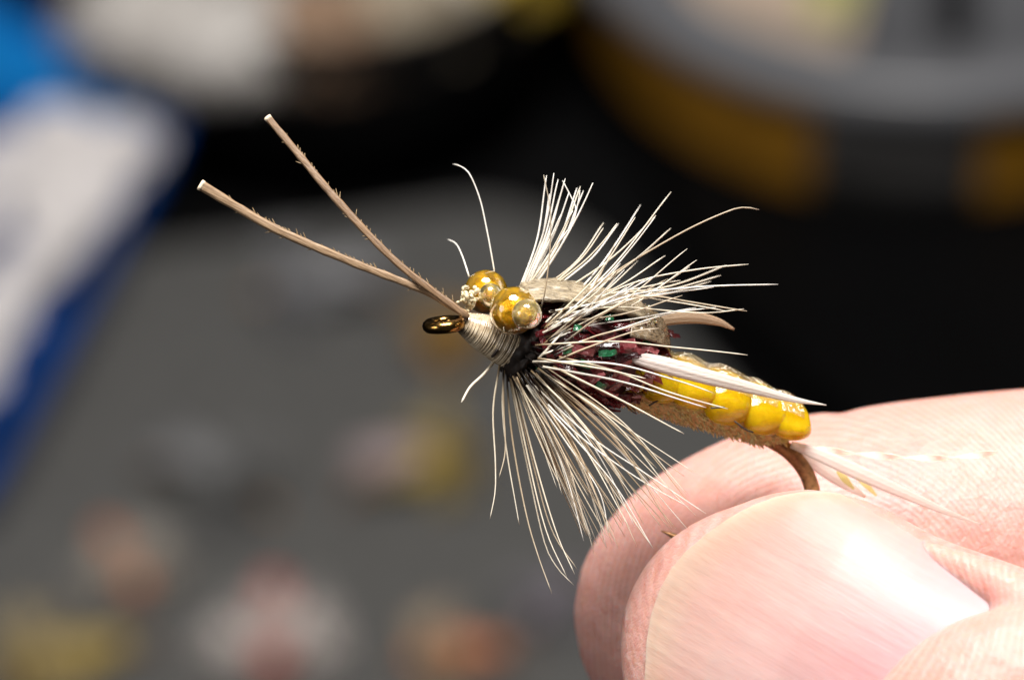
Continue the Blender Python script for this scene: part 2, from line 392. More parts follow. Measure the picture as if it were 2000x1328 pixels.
# ------------------------------------------------------------------ background: flies on the pad
def spiky(n, r0, r1, spread, width, seed):
    g = Geo(); rr = random.Random(seed)
    for _ in range(n):
        a = rr.uniform(0, 2 * math.pi); e = rr.uniform(*spread); L = rr.uniform(r0, r1)
        d = np.array((math.sin(e), math.cos(e) * math.cos(a), math.cos(e) * math.sin(a)))
        g.tube(spline([d * 0.8, d * L * 0.6 + (0.3, 0, 0), d * L + (rr.uniform(0, 1.2), 0, 0)], 4), [width, width * 0.8, width * 0.5, width * 0.15], 4)
    return g
KB = 1.28
def far_fly(px, py, body, hackle, ang, k, label, seed, wing=None):
    k *= KB
    p = table_point(px, py, 8.5)
    root = empty('fishing_fly', Matrix.Translation((p.x, p.y, 0.0085)) @ Matrix.Rotation(ang, 4, 'Z') @ Matrix.Scale(0.001 * k, 4), label, 'fishing fly', 'flies stuck in the foam pad')
    pts = spline([(-5, 0, 0.3), (2, 0, 0.4), (6, 0, 0), (7.4, 0, -1.4), (6.2, 0, -2.6), (3.5, 0, -2.5)], 24)
    Geo().tube(pts, 0.28, 6, hint=(0, 1, 0)).build('hook', M['hook'], root)
    bp = [(-3.5, 0, 0.5), (-1, 0, 0.6), (2, 0, 0.6), (5, 0, 0.3)]
    Geo().tube(spline(bp, 26), [1.0 + 0.9 * math.sin(math.pi * min(1, i / 20)) + (0.18 if i % 3 == 0 else 0) for i in range(26)], 10, hint=(0, 1, 0)).build('body', simple('fly_body', body, 0.5, 0.2, 1.5), root)
    h = spiky(170, 3.5, 6.0, (-0.25, 0.7), 0.2, seed).build('hackle', simple('fly_hackle', hackle, 0.5, 0.15, 1.0), root)
    h.location = (-2.6, 0, 0.6)
    if wing:
        g = Geo()
        for i in range(26):
            y = random.uniform(-1.6, 1.6)
            g.tube(spline([(-2, y * 0.3, 1.4), (2, y * 0.8, 2.6), (6.5 + random.uniform(-1, 1), y * 1.5, 2.4)], 6), [0.3, 0.28, 0.25, 0.2, 0.15, 0.05], 5, hint=(0, 1, 0))
        g.build('wing', simple('fly_wing', wing, 0.5, 0.15, 1.0), root)
for i, a in enumerate([
    (245, 1110, (0.42, 0.13, 0.05), (0.44, 0.39, 0.33), 2.0, 1.05, 'fly with rusty orange body and pale grey hackle on the foam', None),
    (535, 1245, (0.40, 0.07, 0.05), (0.75, 0.68, 0.64), 1.6, 1.35, 'large fly with dark red body and whitish hackle on the foam', None),
    (880, 1285, (0.48, 0.17, 0.07), (0.52, 0.40, 0.27), 0.2, 1.0, 'fly with beige hackle and bright orange body on the foam', None),
    (110, 1310, (0.36, 0.26, 0.07), (0.42, 0.33, 0.17), 0.5, 1.35, 'large dull olive yellow fly on the foam', None),
    (835, 915, (0.42, 0.30, 0.05), (0.40, 0.30, 0.10), 3.5, 1.15, 'fly with mustard yellow hackle and pinkish grey wing on the foam', (0.34, 0.26, 0.26)),
    (880, 665, (0.34, 0.17, 0.03), (0.32, 0.19, 0.05), 0.9, 0.95, 'small amber brown fly on the foam', None),
    (600, 575, (0.20, 0.20, 0.21), (0.23, 0.23, 0.24), 0.1, 1.2, 'pale bluish grey fly on the foam', (0.22, 0.22, 0.23)),
    (440, 960, (0.06, 0.06, 0.05), (0.17, 0.17, 0.17), 2.6, 1.25, 'smoke grey fly with nearly black body on the foam', (0.18, 0.18, 0.185)),
    (1075, 1180, (0.22, 0.19, 0.23), (0.20, 0.19, 0.21), 1.0, 0.85, 'small lilac grey fly on the foam', None)]):
    far_fly(*a[:5], a[5], a[6], 50 + i, a[7])

# ------------------------------------------------------------------ background: blue box with white feathers
M['blue'] = simple('blue_plastic', (0.002, 0.055, 0.26), 0.3, 0.08, 30)
M['bluecard'] = simple('bright_blue_card', (0.003, 0.17, 0.50), 0.4, 0.08, 30)
M['whitefluff'] = feather_mat('white_plume', (0.90, 0.87, 0.86), (0.94, 0.92, 0.95), 0.2)
zb = 16.0
def bp(px, py): return tp(px, py, zb)
outer = rounded([bp(372, 195), bp(-300, -190), bp(-700, 900), bp(-40, 960)], 0.006, 8)
oc = np.mean(np.array(outer), axis=0)
def inset(poly, d):
    p = np.asarray(poly); c = p.mean(axis=0); return [tuple(q) for q in p + (c - p) / np.linalg.norm(c - p, axis=1)[:, None] * d]
base = np.array(outer).min(axis=0)
box = empty('blue_box', Matrix.Translation((oc[0], oc[1], 0.0065)), 'open blue plastic box with rounded corners filled with white feathers', 'box')
def rel(poly): return [(x - oc[0], y - oc[1]) for x, y in poly]
o0, i0 = rel(outer), rel(inset(outer, 0.0022))
rows = [[(x * .97, y * .97, 0) for x, y in o0], [(x, y, 0.0080) for x, y in o0], [(x, y, 0.0092) for x, y in rel(inset(outer, 0.0008))], [(x, y, 0.0092) for x, y in rel(inset(outer, 0.0014))], [(x, y, 0.0080) for x, y in i0], [(x * .97, y * .97, 0.0015) for x, y in i0]]
Geo().grid(rows, True, True).build('box_wall', M['blue'], box)
# a blue card divider across the far end of the box
q0, q1, q2, q3 = [np.array(bp(*c)) - oc for c in ((-260, -150), (318, 168), (285, 212), (-300, 105))]
Geo().grid([[(*q, z) for q in (q0, q1, q2, q3)] for z in (0.003, 0.0078)], True, True).build('divider', M['bluecard'], box, smooth=False)
fr = random.Random(5)
spots = [(20, 330), (90, 400), (170, 335), (235, 330), (60, 540), (120, 500), (195, 420), (-60, 480), (-90, 300), (-40, 690), (20, 640), (110, 310), (-150, 620), (255, 310), (-160, 420), (-70, 800)]
def plume(name, L, wd, seed):
    g = Geo(); r_ = random.Random(seed)
    spine = spline([(-L / 2, 0, 0), (0, r_.uniform(-1, 1), 1.2), (L / 2, r_.uniform(-2, 2), 0)], 26)
    g.tube(spine, np.linspace(0.35, 0.1, 26), 5, a=np.linspace(0, 1, 26))
    for i in range(1, 26):
        w_ = wd * math.sin(math.pi * min(1, (i + 1) / 26) ** 0.7)
        for s in (-1, 1):
            for k in range(4):
                b = spine[i] + (0.25 * k, 0, 0); t_ = b + (w_ * 0.75, s * w_ * r_.uniform(.85, 1), r_.uniform(-.5, .8))
                g.add([b + (-.16, 0, 0), b + (.16, 0, .05), t_ + (.14, 0, .05), t_ + (-.1, 0, 0)], [(0, 1, 2, 3)], [i / 26] * 4)
    return g.mesh(name, M['whitefluff'], True, True)
pm = [plume('feather', 12, 3.4, k) for k in range(4)]
for i, (x, y) in enumerate(spots):
    q = table_point(x - 10, y + 12, 14.5)
    o = bpy.data.objects.new('feather', pm[i % 4]); C.objects.link(o)
    o.matrix_world = Matrix.Translation((q.x, q.y, 0.0145 + 0.0012 * (i % 4))) @ Matrix.Rotation(math.radians(68 + fr.uniform(-16, 16)), 4, 'Z') @ Matrix.Rotation(fr.uniform(-.2, .2), 4, 'X') @ Matrix.Scale(0.00128 * fr.uniform(.85, 1.05), 4)
    o['label'] = 'white downy feather lying in the open blue box'; o['category'] = 'feather'; o['group'] = 'white feathers in the blue box'

# ------------------------------------------------------------------ background: black dish of pale tufts
M['blackdish'] = simple('black_plastic', (0.002, 0.002, 0.0022), 0.5, 0.2, 40, spec=0.08)
def lathe(profile, n=64):
    g = Geo(); return g.grid([[(r * math.cos(a), r * math.sin(a), z) for a in np.linspace(0, 2 * math.pi, n, endpoint=False)] for r, z in profile], True, True)
dz = 30.0
dc = table_point(620, -190, dz)
DR = (table_point(1100, -190, dz) - dc).length
dish = empty('round_dish', Matrix.Translation((dc.x, dc.y, 0.0065)), 'round black dish heaped with pale grey, brown and yellow tufts', 'dish')
hz = dz * 0.001 - 0.0065
lathe([(DR * .92, 0), (DR * .99, 0.002), (DR, hz - .0006), (DR - .0006, hz), (DR - .0016, hz), (DR - .0022, hz - .0008), (DR - .004, .0025)]).build('dish_wall', M['blackdish'], dish)
def tuft(name, px, py, r, col, label, seed, z=dz - 1):
    r *= KB
    p = table_point(px, py - 28, z)
    r_ = random.Random(seed)
    root = empty(name, Matrix.Translation((p.x, p.y, p.z - r * 0.35)) @ Matrix.Scale(0.001, 4), label, 'fur tuft', 'tufts heaped in the black dish')
    R = r * 1000
    m = simple('tuft_fur', col, 0.7, 0.15, 0.5)
    Geo().grid(sphere_geo((0, 0, R * .15), (R * .8, R * .65, R * .5), n=10, noise=0.12), True).build('tuft_core', m, root)
    g = Geo()
    for _ in range(320):
        a = r_.uniform(0, 6.283); e = math.asin(r_.uniform(-.2, 1)); d = np.array((math.cos(e) * math.cos(a), .8 * math.cos(e) * math.sin(a), .7 * math.sin(e)))
        g.tube(spline([d * R * .5, d * R * .85, d * R * 1.05 + (r_.uniform(-.8, .8), r_.uniform(-.8, .8), -.4)], 4), [.22, .2, .15, .03], 4)
    g.build('tuft_hair', m, root)
tuft('fur_tuft', 300, 30, 0.0105, (0.50, 0.47, 0.44), 'light grey fur tuft at the rim of the black dish near the blue box', 1)
tuft('fur_tuft', 450, 75, 0.0100, (0.56, 0.53, 0.50), 'whitish fur tuft against the rim of the black dish', 2)
tuft('fur_tuft', 625, 65, 0.0095, (0.30, 0.19, 0.12), 'brown fur tuft in the black dish', 3)
tuft('fur_tuft', 770, 25, 0.0095, (0.36, 0.30, 0.22), 'grey brown fur tuft in the black dish', 4)
tuft('fur_tuft', 900, -40, 0.0085, (0.50, 0.45, 0.36), 'cream fur tuft in the black dish', 5)
tuft('fur_tuft', 985, -35, 0.0060, (0.48, 0.33, 0.03), 'golden yellow fur tuft in the black dish', 6)
tuft('fur_tuft', 520, -110, 0.0120, (0.45, 0.40, 0.35), 'greyish fur tuft in the middle of the black dish', 7)
tuft('fur_tuft', 720, -130, 0.0120, (0.34, 0.25, 0.17), 'dark tan fur tuft in the middle of the black dish', 8)

# ------------------------------------------------------------------ background: amber jar with grey lid on a black tray
tray_poly = rounded([tp(1150, 60, 5), tp(1380, 620, 5), tp(1800, 1000, 5), tp(2900, 900, 5), tp(2900, -900, 5), tp(1300, -900, 5)], 0.008)
tr = prism([(x, y) for x, y in tray_poly], 0.0066, 0.0100, 0.0008).build('flat_tray', M['blackdish'], smooth=False)
tr['label'] = 'flat matt black tray under the amber jar'; tr['category'] = 'tray'
jz = 34.0
jc = table_point(1790, -250, jz); JR = (table_point(2500, -250, jz) - jc).length
M['amberjar'] = simple('amber_plastic', (0.58, 0.275, 0.026), 0.45, 0.25, 60, spec=0.3)
M['greylid'] = simple('grey_lid', (0.15, 0.153, 0.165), 0.32, 0.10, 25)
jar = empty('amber_jar', Matrix.Translation((jc.x, jc.y, 0.0101)), 'squat amber jar with grey lid and printed label, on the black tray', 'jar')
jt = jz * 0.001 - 0.0101
lathe([(JR * .82, 0), (JR * .885, .0008), (JR * .90, .002), (JR * .90, jt - .008), (JR * .9, jt - .006)], 96).build('jar_body', M['amberjar'], jar)
lid = lathe([(JR * .97, jt - .006), (JR, jt - .005), (JR, jt - .0012), (JR - .0012, jt), (JR * .86, jt), (JR * .85, jt - .0008), (.002, jt - .0008)], 96).build('lid', M['greylid'], jar)
def wrap(a0, a1, z0, z1, R_, n=24):
    g = Geo(); an = np.radians(np.linspace(a0, a1, n))
    rows = [[(r * math.cos(a), r * math.sin(a), z) for a in an] for r, z in ((R_, z0), (R_ + .0004, z0), (R_ + .0004, z1), (R_, z1))]
    return g.grid(rows, False)
M['labelgrey'] = simple('dark_label', (0.085, 0.082, 0.08), 0.5, 0.2, 40)
wrap(-110, -82, .0003, jt - .0085, JR * .90).build('label', M['labelgrey'], jar)
M['print1'] = simple('beige_print', (0.46, 0.36, 0.28), 0.5, 0.15, 70)
M['print2'] = simple('yellow_print', (0.44, 0.42, 0.16), 0.5, 0.15, 70)
M['print3'] = simple('black_print', (0.006, 0.006, 0.007), 0.4)
def lid_patch(pts, m, name, k):
    po = rounded([(lambda q: (q.x - jc.x, q.y - jc.y))(table_point(x, y, jz)) for x, y in pts], 0.0025)
    prism(po, jt - .0007, jt - .0004 + .0001 * k).build(name, m, lid, smooth=False)
lid_patch([(1310, -70), (1420, 50), (1530, 110), (1600, 125), (1660, 90), (1700, -60), (1500, -160)], M['print1'], 'print', 1)
lid_patch([(1560, -60), (1590, 40), (1650, 45), (1680, 0), (1690, -60)], M['print2'], 'print', 2)
lid_patch([(1825, -120), (1825, 85), (1905, 85), (1905, -120)], M['print3'], 'print', 3)

# ------------------------------------------------------------------ the hand
hand = empty('hand', FRAME, 'hand pinching the bend of the fly between thumb and index finger, thumbnail showing', 'hand')
def px(v): return v * S
def limb(stations, side, n=90, sides=56, upright=False):
    """stations: (centre, half width, half depth) ; side: direction of the width; returns a closed tube"""
    arr = spline([np.concatenate((c, (a, b))) for c, a, b in stations], n)
    pts = arr[:, :3]; t = np.gradient(pts, axis=0); t /= np.linalg.norm(t, axis=1)[:, None] + 1e-12
    g = []
    for i in range(n):
        x = np.array(side, float); x -= t[i] * x.dot(t[i]) * (not upright); x /= np.linalg.norm(x); y = np.array((0, 0, 1.)) if upright else np.cross(t[i], x)
        g.append([pts[i] + max(arr[i, 3], .02) * math.cos(q) * x + max(arr[i, 4], .02) * math.sin(q) * y for q in np.linspace(0, 2 * math.pi, sides, endpoint=False)])
    return g
flesh = []
# index finger
prof = [(0, 8), (10, 75), (42, 150), (92, 220), (152, 275), (232, 325), (312, 365), (382, 392), (442, 403), (515, 412), (545, 405), (580, 416), (700, 428), (900, 438), (1300, 445), (1900, 440), (2500, 445)]
st = []
for s, h in prof:
    y = 1200 - 0.055 * max(0, s - 450)
    rb = px(min(h * 0.82, 325)); 
    st.append((P(1119 + s, y, -3.3 - 6.5 - 0.0016 * max(0, s - 600) + 0.0), px(h), rb))
st = [(np.array((c[0], c[1], c[2])), a, b) for c, a, b in st]
flesh.append(limb(st, (0, 1, 0), 150))
# thumb
def thumb_ra(s): return lin([(0, 6), (5, 50), (19, 98), (45, 150), (72, 188), (142, 267), (198, 310), (260, 335), (325, 350), (480, 356), (650, 385), (900, 420), (1400, 440), (2600, 470)], s)
def thumb_rb(s): return lin([(0, 5), (5, 30), (19, 50), (45, 70), (72, 84), (142, 120), (198, 145), (325, 182), (480, 208), (650, 235), (900, 275), (1400, 330), (2600, 420)], s)
def thumb_pt(s, q, w): return P(TIPX + s * AX[0] + q * QX[0], TIPY + s * AX[1] + q * QX[1], w)
def thumb_cw(s): return -2.6 + px(thumb_rb(s)) + 0.0018 * s
st = [(thumb_pt(s, 0, thumb_cw(s)), px(thumb_ra(s)), px(thumb_rb(s))) for s in (0, 5, 19, 45, 72, 105, 142, 198, 260, 325, 400, 480, 560, 650, 760, 900, 1150, 1400, 1900, 2600)]
flesh.append(limb(st, (QX[0], -QX[1], 0), 150, 56, True))
def nail_w(s, q):
    ra = max(thumb_ra(s), 356.0)
    return thumb_cw(s) + px(thumb_rb(s)) * math.sqrt(max(0.0, 1 - (abs(q - 5) / ra) ** 2)) + 0.30
# folds of skin beside and behind the nail
fold = [(thumb_pt(s, 318 + 0.05 * (s - 500) + bq, nail_w(min(s, 760), 320) + dw + 0.0035 * max(0, s - 760)), px(r), px(r)) for s, r, bq, dw in ((400, 5, 14, -.5), (455, 14, 12, -.45), (520, 30, 10, -.38), (600, 44, 8, -.36), (680, 52, 6, -.25), (800, 64, 4, -.1), (1000, 90, 0, -.6), (1200, 100, -20, -2))]
flesh.append(limb(fold, (QX[0], -QX[1], 0), 50, 24))
fold = [(thumb_pt(s, -335 - 0.05 * (s - 500), nail_w(min(s, 760), -320) - .3 + 0.0035 * max(0, s - 760)), px(r), px(r)) for s, r in ((380, 8), (440, 40), (580, 60), (680, 72), (800, 90), (1000, 120), (1200, 120))]
flesh.append(limb(fold, (QX[0], -QX[1], 0), 50, 24))
ax_e = np.array((0.90, -0.436, 0.0)); ax_q = np.array((0.436, 0.90, 0.0)); 
flesh.append(sphere_geo(thumb_pt(905, 20, 7.6), (px(378), px(362), 3.6), (ax_e, ax_q, (0, 0, 1)), 28))
flesh.append(sphere_geo(thumb_pt(1350, 0, 4.6), (px(560), px(380), 6.6), (ax_e, ax_q, (0, 0, 1)), 24))
# rest of the hand, outside the picture
palm = P(4650, 1750, -3)
flesh.append(sphere_geo(palm, (30, 36, 13), (np.array((.93, -.36, 0)), np.array((.36, .93, 0)), (0, 0, 1)), 28))
iend = st_i = P(3600, 1100, -11.3)
flesh.append(limb([(P(3450, 1085, -11.2), 8.9, 6.6), (P(3900, 1150, -11), 9.4, 8), (P(4400, 1350, -8), 11, 10), (P(4800, 1600, -5), 10, 9)], (0, 1, 0), 40, 32))
tb_ = thumb_pt(2600, 0, thumb_cw(2600))
flesh.append(limb([(thumb_pt(2350, 0, thumb_cw(2400)), 9, 8), (tb_, 10, 9), (P(4100, 2350, 5), 12, 11), (P(4700, 2150, 0), 10, 10)], (0, 1, 0), 40, 32))
for k in range(3):
    y0 = 1500 + 420 * k
    flesh.append(limb([(P(4700, y0 + 150, -6), 7, 7), (P(3850, y0, -20), 8.2, 7.5), (P(3350, y0 + 60, -27), 7.8, 7.2), (P(3150, y0 + 120, -20), 7.4, 6.8), (P(3450, y0 + 200, -13), 7, 6.4), (P(3700, y0 + 210, -12), 5, 5)], (0, 1, 0), 60, 28))
flesh.append(limb([(P(4900, 1800, -3), 24, 13), (P(5900, 2200, -3), 26, 18), (P(7200, 2700, -3), 28, 22), (P(9500, 3500, -3), 36, 32)], (.36, .93, 0), 50, 32))
gg = Geo()
for g in flesh: gg.grid(g, True, True)
tmp = bpy.data.objects.new('tmp_flesh', gg.mesh('tmp_flesh', None)); C.objects.link(tmp)
rm = tmp.modifiers.new('remesh', 'REMESH'); rm.mode = 'VOXEL'; rm.voxel_size = 0.26; rm.use_smooth_shade = True
sm = tmp.modifiers.new('smooth', 'SMOOTH'); sm.factor = 0.5; sm.iterations = 7
dg = bpy.context.evaluated_depsgraph_get()
me = bpy.data.meshes.new_from_object(tmp.evaluated_get(dg)); me.name = 'skin'
bpy.data.objects.remove(tmp)
me.materials.clear(); me.materials.append(M['skin'])
me.polygons.foreach_set('use_smooth', [True] * len(me.polygons))
o = bpy.data.objects.new('skin', me); C.objects.link(o); o.parent = hand
# thumbnail: a curved plate with thickness
def free_edge(q): return lin([(-330, 262), (-290, 205), (-235, 150), (-167, 112), (-100, 78), (-50, 60), (0, 51), (46, 50), (90, 58), (141, 77), (190, 100), (234, 128), (270, 158), (299, 192), (320, 225), (340, 270)], q)
NU, NV = 90, 70
top, bot = [], []
for j in range(NV):
    e = j / (NV - 1); r1, r2 = [], []
    for i in range(NU):
        q = -325 + 662 * i / (NU - 1)
        s0 = free_edge(q); s = s0 + (860 - s0) * e ** 1.25
        lip = 0.10 * math.exp(-((s - s0) / 14.0) ** 2)
        r1.append(thumb_pt(s, q, nail_w(s, q) - lip)); r2.append(thumb_pt(s + 1, q * .995, nail_w(s, q) - 0.34))
    top.append(r1); bot.append(r2)
ng = Geo(); al = []
ring = np.array([top[j] for j in range(NV)]); ng.grid(ring, a=np.linspace(0, 1, NV) ** 1.25)
ng.grid(np.array(bot)[:, ::-1], a=np.linspace(0, 1, NV) ** 1.25)
ng.grid(np.array([bot[0], top[0]]), a=[0, 0])
ng.grid(np.array([[r[-1] for r in bot], [r[-1] for r in top]])[:, ::-1], a=[.3, .3]); ng.grid(np.array([[r[0] for r in bot], [r[0] for r in top]]), a=[.3, .3])
ng.build('fingernail', M['nail'], hand, True, True)

# ------------------------------------------------------------------ the fly
def fw(x): return 1.2 - 4.0 * (x - 830) / 710.0      # depth of the fly's axis: the tail lies farther away than the head
fly = empty('fishing_fly', FRAME, 'nymph fly with amber bead eyes, maroon thorax and yellow abdomen, held by its bend', 'fishing fly')

# hook
hp = [(905, 632), (1000, 665), (1150, 705), (1300, 765), (1430, 825), (1510, 862), (1552, 893), (1580, 935), (1587, 985), (1560, 1035), (1500, 1066), (1420, 1073), (1355, 1062), (1291, 1036)]
hpts = spline([P(x, y, fw(min(x, 1540)) if i < 7 else -2.95 + 0.02 * (i - 7)) for i, (x, y) in enumerate(hp)], 110)
hr = np.full(110, px(15.5)); hr[:10] = px(13); 
hr[-7:] = np.linspace(px(13), px(1), 7)
hook = Geo().tube(hpts, hr, 14).build('hook', M['hook'], fly)
# eye of the hook: a ring seen from a low angle
ec = P(868, 634, 1.15); rx, rz = px(31), px(33)
ring = [ec + np.array((math.cos(a) * rx, math.sin(a) * px(-6) + math.cos(a) * px(3), math.sin(a) * rz)) for a in np.linspace(0, 2 * math.pi, 49)]
g = Geo(); g.tube(ring, px(12.4), 12, hint=(0, 1, 0.3), caps=False)
g.build('hook_eye', M['hookeye'], hook)
Geo().tube(spline([P(893, 630, 1.2), P(912, 636, 1.0)], 6), px(14), 12).build('hook_eye_neck', M['hookeye'], hook)

# thread head
ha, hb = P(900, 628, 1.1), P(1012, 682, .35)
hdir = (hb - ha) / np.linalg.norm(hb - ha); hn = np.cross((0, 0, 1), hdir); hn /= np.linalg.norm(hn); hw = np.cross(hdir, hn)
def head_r(t): return px(lin([(0, 17), (.08, 22), (.25, 30), (.45, 37), (.7, 43), (.9, 44), (1, 41)], t))
def head_pt(t, a, k=1.0): return ha + (hb - ha) * t + head_r(t) * k * (math.cos(a) * hn + math.sin(a) * hw)
th = Geo().grid([[head_pt(t, a) for a in np.linspace(0, 2 * math.pi, 40, endpoint=False)] for t in np.linspace(0, 1, 40)], True, True).build('thread_head', M['thread'], fly)
g = Geo(); NW = 27
for k in range(NW):
    t0 = 0.02 + 0.95 * k / NW + random.uniform(-.006, .006); tilt = random.uniform(-.02, .02)
    ring = [head_pt(min(1, max(0, t0 + .95 / NW * i / 36 + tilt * math.sin(i / 36 * 6.283))), i / 36 * 2 * math.pi, 1.0) for i in range(37)]
    Geo().tube(ring, px(1.7), 6, hint=tuple(hdir), caps=True).build('thread_wrap', M['thread'], th)
Geo().tube(spline([head_pt(.62, a, 1.06) for a in (2.0, 2.25, 2.5)], 8), px(3.2), 6).build('dark_strand', M['speck'], th)
# crumbly glue lump between the eyes and the antennae
g = Geo(); r_ = random.Random(3)
for _ in range(70):
    c = P(916 + r_.gauss(0, 9), 583 + r_.gauss(0, 10), .6 + r_.gauss(0, .22)); ax = np.linalg.qr(np.array([[r_.gauss(0, 1) for _ in range(3)] for _ in range(3)]))[0]
    g.grid(sphere_geo(c, (px(r_.uniform(3, 8)), px(r_.uniform(3, 6)), px(r_.uniform(2, 5))), ax, 5), True)
g.build('glue_lump', M['glue'], fly)
# bead eyes
def bead(c, r, m, name, parent, axis, hole=True):
    axis = np.array(axis, float); axis /= np.linalg.norm(axis); x = np.cross((0, 1, .2), axis); x /= np.linalg.norm(x); y = np.cross(axis, x)
    g = []
    n = 36; hr_ = 0.2 if hole else 0.0
    th0 = math.asin(hr_)
    for t in np.linspace(th0, math.pi - th0, n):
        g.append([c + r * (math.cos(t) * axis * .97 + math.sin(t) * (math.cos(a) * x + math.sin(a) * y)) for a in np.linspace(0, 2 * math.pi, 2 * n, endpoint=False)])
    return Geo().grid(g, True, True).build(name, m, parent)
eye_ax = P(1005, 607, 1.9) - P(949, 569, -.6)
eb = bead(P(949, 570, -.5), px(43), M['amber'], 'bead_eye', fly, eye_ax)
ef = bead(P(1003, 607, 1.75), px(47), M['amber'], 'bead_eye', fly, eye_ax)
for c, e, r in ((P(950, 571, -.5), eb, 36), (P(1004, 608, 1.74), ef, 39)):
    Geo().grid(sphere_geo(c, (px(r), px(r * .95), px(r * .95)), np.linalg.qr(np.array([eye_ax, (0, 1, 0), (1, 0, 0)], float).T)[0].T, 12, 0.12), True).build('gold_lining', M['core'], e)
sb = bead(P(1029, 614, 2.85), px(29.5), M['clearbead'], 'small_bead', fly, eye_ax)
Geo().grid(sphere_geo(P(1030, 615, 2.8), px(16), None, 10, .25), True).build('gold_lining', M['core'], sb)
bead(P(958, 577, .45), px(24), M['clearbead'], 'small_bead', fly, eye_ax)

# antennae
def antenna(pts, wds, m, seed, hint):
    n = 70; arr = spline([np.concatenate((P(x, y, w), (px(r),))) for (x, y, w), r in zip(pts, wds)], n)
    r_ = random.Random(seed)
    jit = np.array([1 + .05 * math.sin(i * .9 + seed) + .04 * r_.uniform(-1, 1) for i in range(n)])
    g = Geo(); p = arr[:, :3]; t = np.gradient(p, axis=0); t /= np.linalg.norm(t, axis=1)[:, None]
    rows = []
    for i in range(n):
        x = np.cross((0, 0, 1), t[i]); x /= np.linalg.norm(x); y = np.cross(t[i], x); R_ = arr[i, 3] * jit[i]
        row = []
        for q in np.linspace(0, 2 * math.pi, 16, endpoint=False):
            gr = 1 - .30 * math.exp(-((math.cos(q) + .1) / .22) ** 2) * (1 if math.sin(q) > 0 else 0)     # groove along the quill
            row.append(p[i] + R_ * (math.cos(q) * x + .62 * gr * math.sin(q) * y))
        rows.append(row)
    g.grid(rows, True, True)
    o = g.build('antenna', m, fly)
    e = Geo(); c = p[-1]; tt = t[-1]
    e.grid([[c + tt * dx + (v_ - c) * k for v_ in rows[-1]] for dx, k in ((-.12, 1.03), (.015, 1.03), (.03, .7), (.025, .1))], True, True); e.build('cut_end', M['cut'], o)
    b = Geo()
    for _ in range(46):
        i = int(r_.triangular(2, n - 3, n * .6)); s = -1 if r_.random() < .85 else 1
        x = np.cross((0, 0, 1), t[i]); x /= np.linalg.norm(x)
        if x[1] > 0: x = -x
        a = p[i] + s * x * arr[i, 3] * .85; L = px(r_.choice((5, 6, 7, 8, 9, 14)))
        d = (s * x * .5 + t[i] * r_.uniform(.4, 1.0)); d /= np.linalg.norm(d)
        b.tube(spline([a, a + d * L * .6, a + d * L + np.array((0, 0, r_.uniform(-.05, .05)))], 4), [px(1.3), px(1.1), px(.8), px(.4)], 4)
    b.build('barbule', M['cream'], o)['kind'] = 'stuff'
    return o
antenna([(912, 614, 1.0), (888, 602, 1.15), (824, 566, 1.3), (691, 514, 1.6), (545, 451, 1.9), (460, 403, 2.0), (391, 361, 2.1)], [6, 7, 7.2, 8, 8.4, 8.8, 10.5], M['antenna'], 1, None)
antenna([(912, 620, 1.5), (900, 609, 1.55), (774, 512, 1.4), (658, 391, 1.0), (575, 292, .5), (522, 229, .2)], [6, 7, 7, 7.4, 7, 7], M['antenna2'], 2, None)

# thorax
ta, tb2 = P(1010, 660, .25), P(1275, 712, -1.25)
tdir = (tb2 - ta) / np.linalg.norm(tb2 - ta); tn = np.array((-tdir[1], tdir[0], 0)); tn /= np.linalg.norm(tn); tw = np.cross(tdir, tn)
TC = ta * .48 + tb2 * .52; TL = np.linalg.norm(tb2 - ta) / 2 + .1
th_r = px(104)
thorax = Geo().grid(sphere_geo(TC, (TL, th_r * .9, th_r * .9), (tdir, tn, tw), 26, .05), True).build('thorax', M['maroonbase'], fly)
def flake_mesh(name, L, wd, bend, m, k):
    r_ = random.Random(k); rows = []
    for i in range(5):
        u_ = i / 4; z = bend * math.sin(u_ * math.pi) ; tw_ = (u_ - .5) * r_.uniform(-.9, .9)
        h = wd * (1 - .35 * abs(u_ - .5) * r_.random())
        rows.append([(L * (u_ - .5), s * h * math.cos(tw_), z + s * h * math.sin(tw_)) for s in (-1, 0, 1)])
    return Geo().grid(rows).mesh(name, m, False)
FL = {}
for key in ('maroon', 'wine', 'pink', 'green'):
    FL[key] = [flake_mesh('flake', px(L * (.6 if key == 'green' else 1)), px(wd * (.72 if key == 'green' else .75)), px(b), M[key], i * 7 + len(key)) for i, (L, wd, b) in enumerate(((46, 11, 5), (60, 9, 8), (34, 13, 4), (70, 8, 12), (28, 9, 3)))]
def flake(key, th_, s, lift, spin, k, R_=1.0, yaw=0.0):
    """on the thorax: s along it (-1..1), th_ round it"""
    c_ = math.sqrt(max(0, 1 - s * s))
    nrm = math.cos(th_) * tn + math.sin(th_) * tw
    pos = TC + tdir * TL * s + nrm * th_r * (.35 + .65 * c_) * R_
    along = np.array(tdir) * math.cos(yaw) + np.cross(nrm, tdir) * math.sin(yaw)
    xx = along * math.cos(lift) + nrm * math.sin(lift); zz = np.cross(xx, np.cross(nrm, along)); 
    yy = np.cross(zz, xx); yy, zz = yy * math.cos(spin) + zz * math.sin(spin), zz * math.cos(spin) - yy * math.sin(spin)
    m4 = Matrix(((xx[0], yy[0], zz[0], pos[0]), (xx[1], yy[1], zz[1], pos[1]), (xx[2], yy[2], zz[2], pos[2]), (0, 0, 0, 1)))
    o = bpy.data.objects.new('flake', FL[key][k % 5]); C.objects.link(o); o.parent = thorax; o.matrix_local = m4
r_ = random.Random(21)
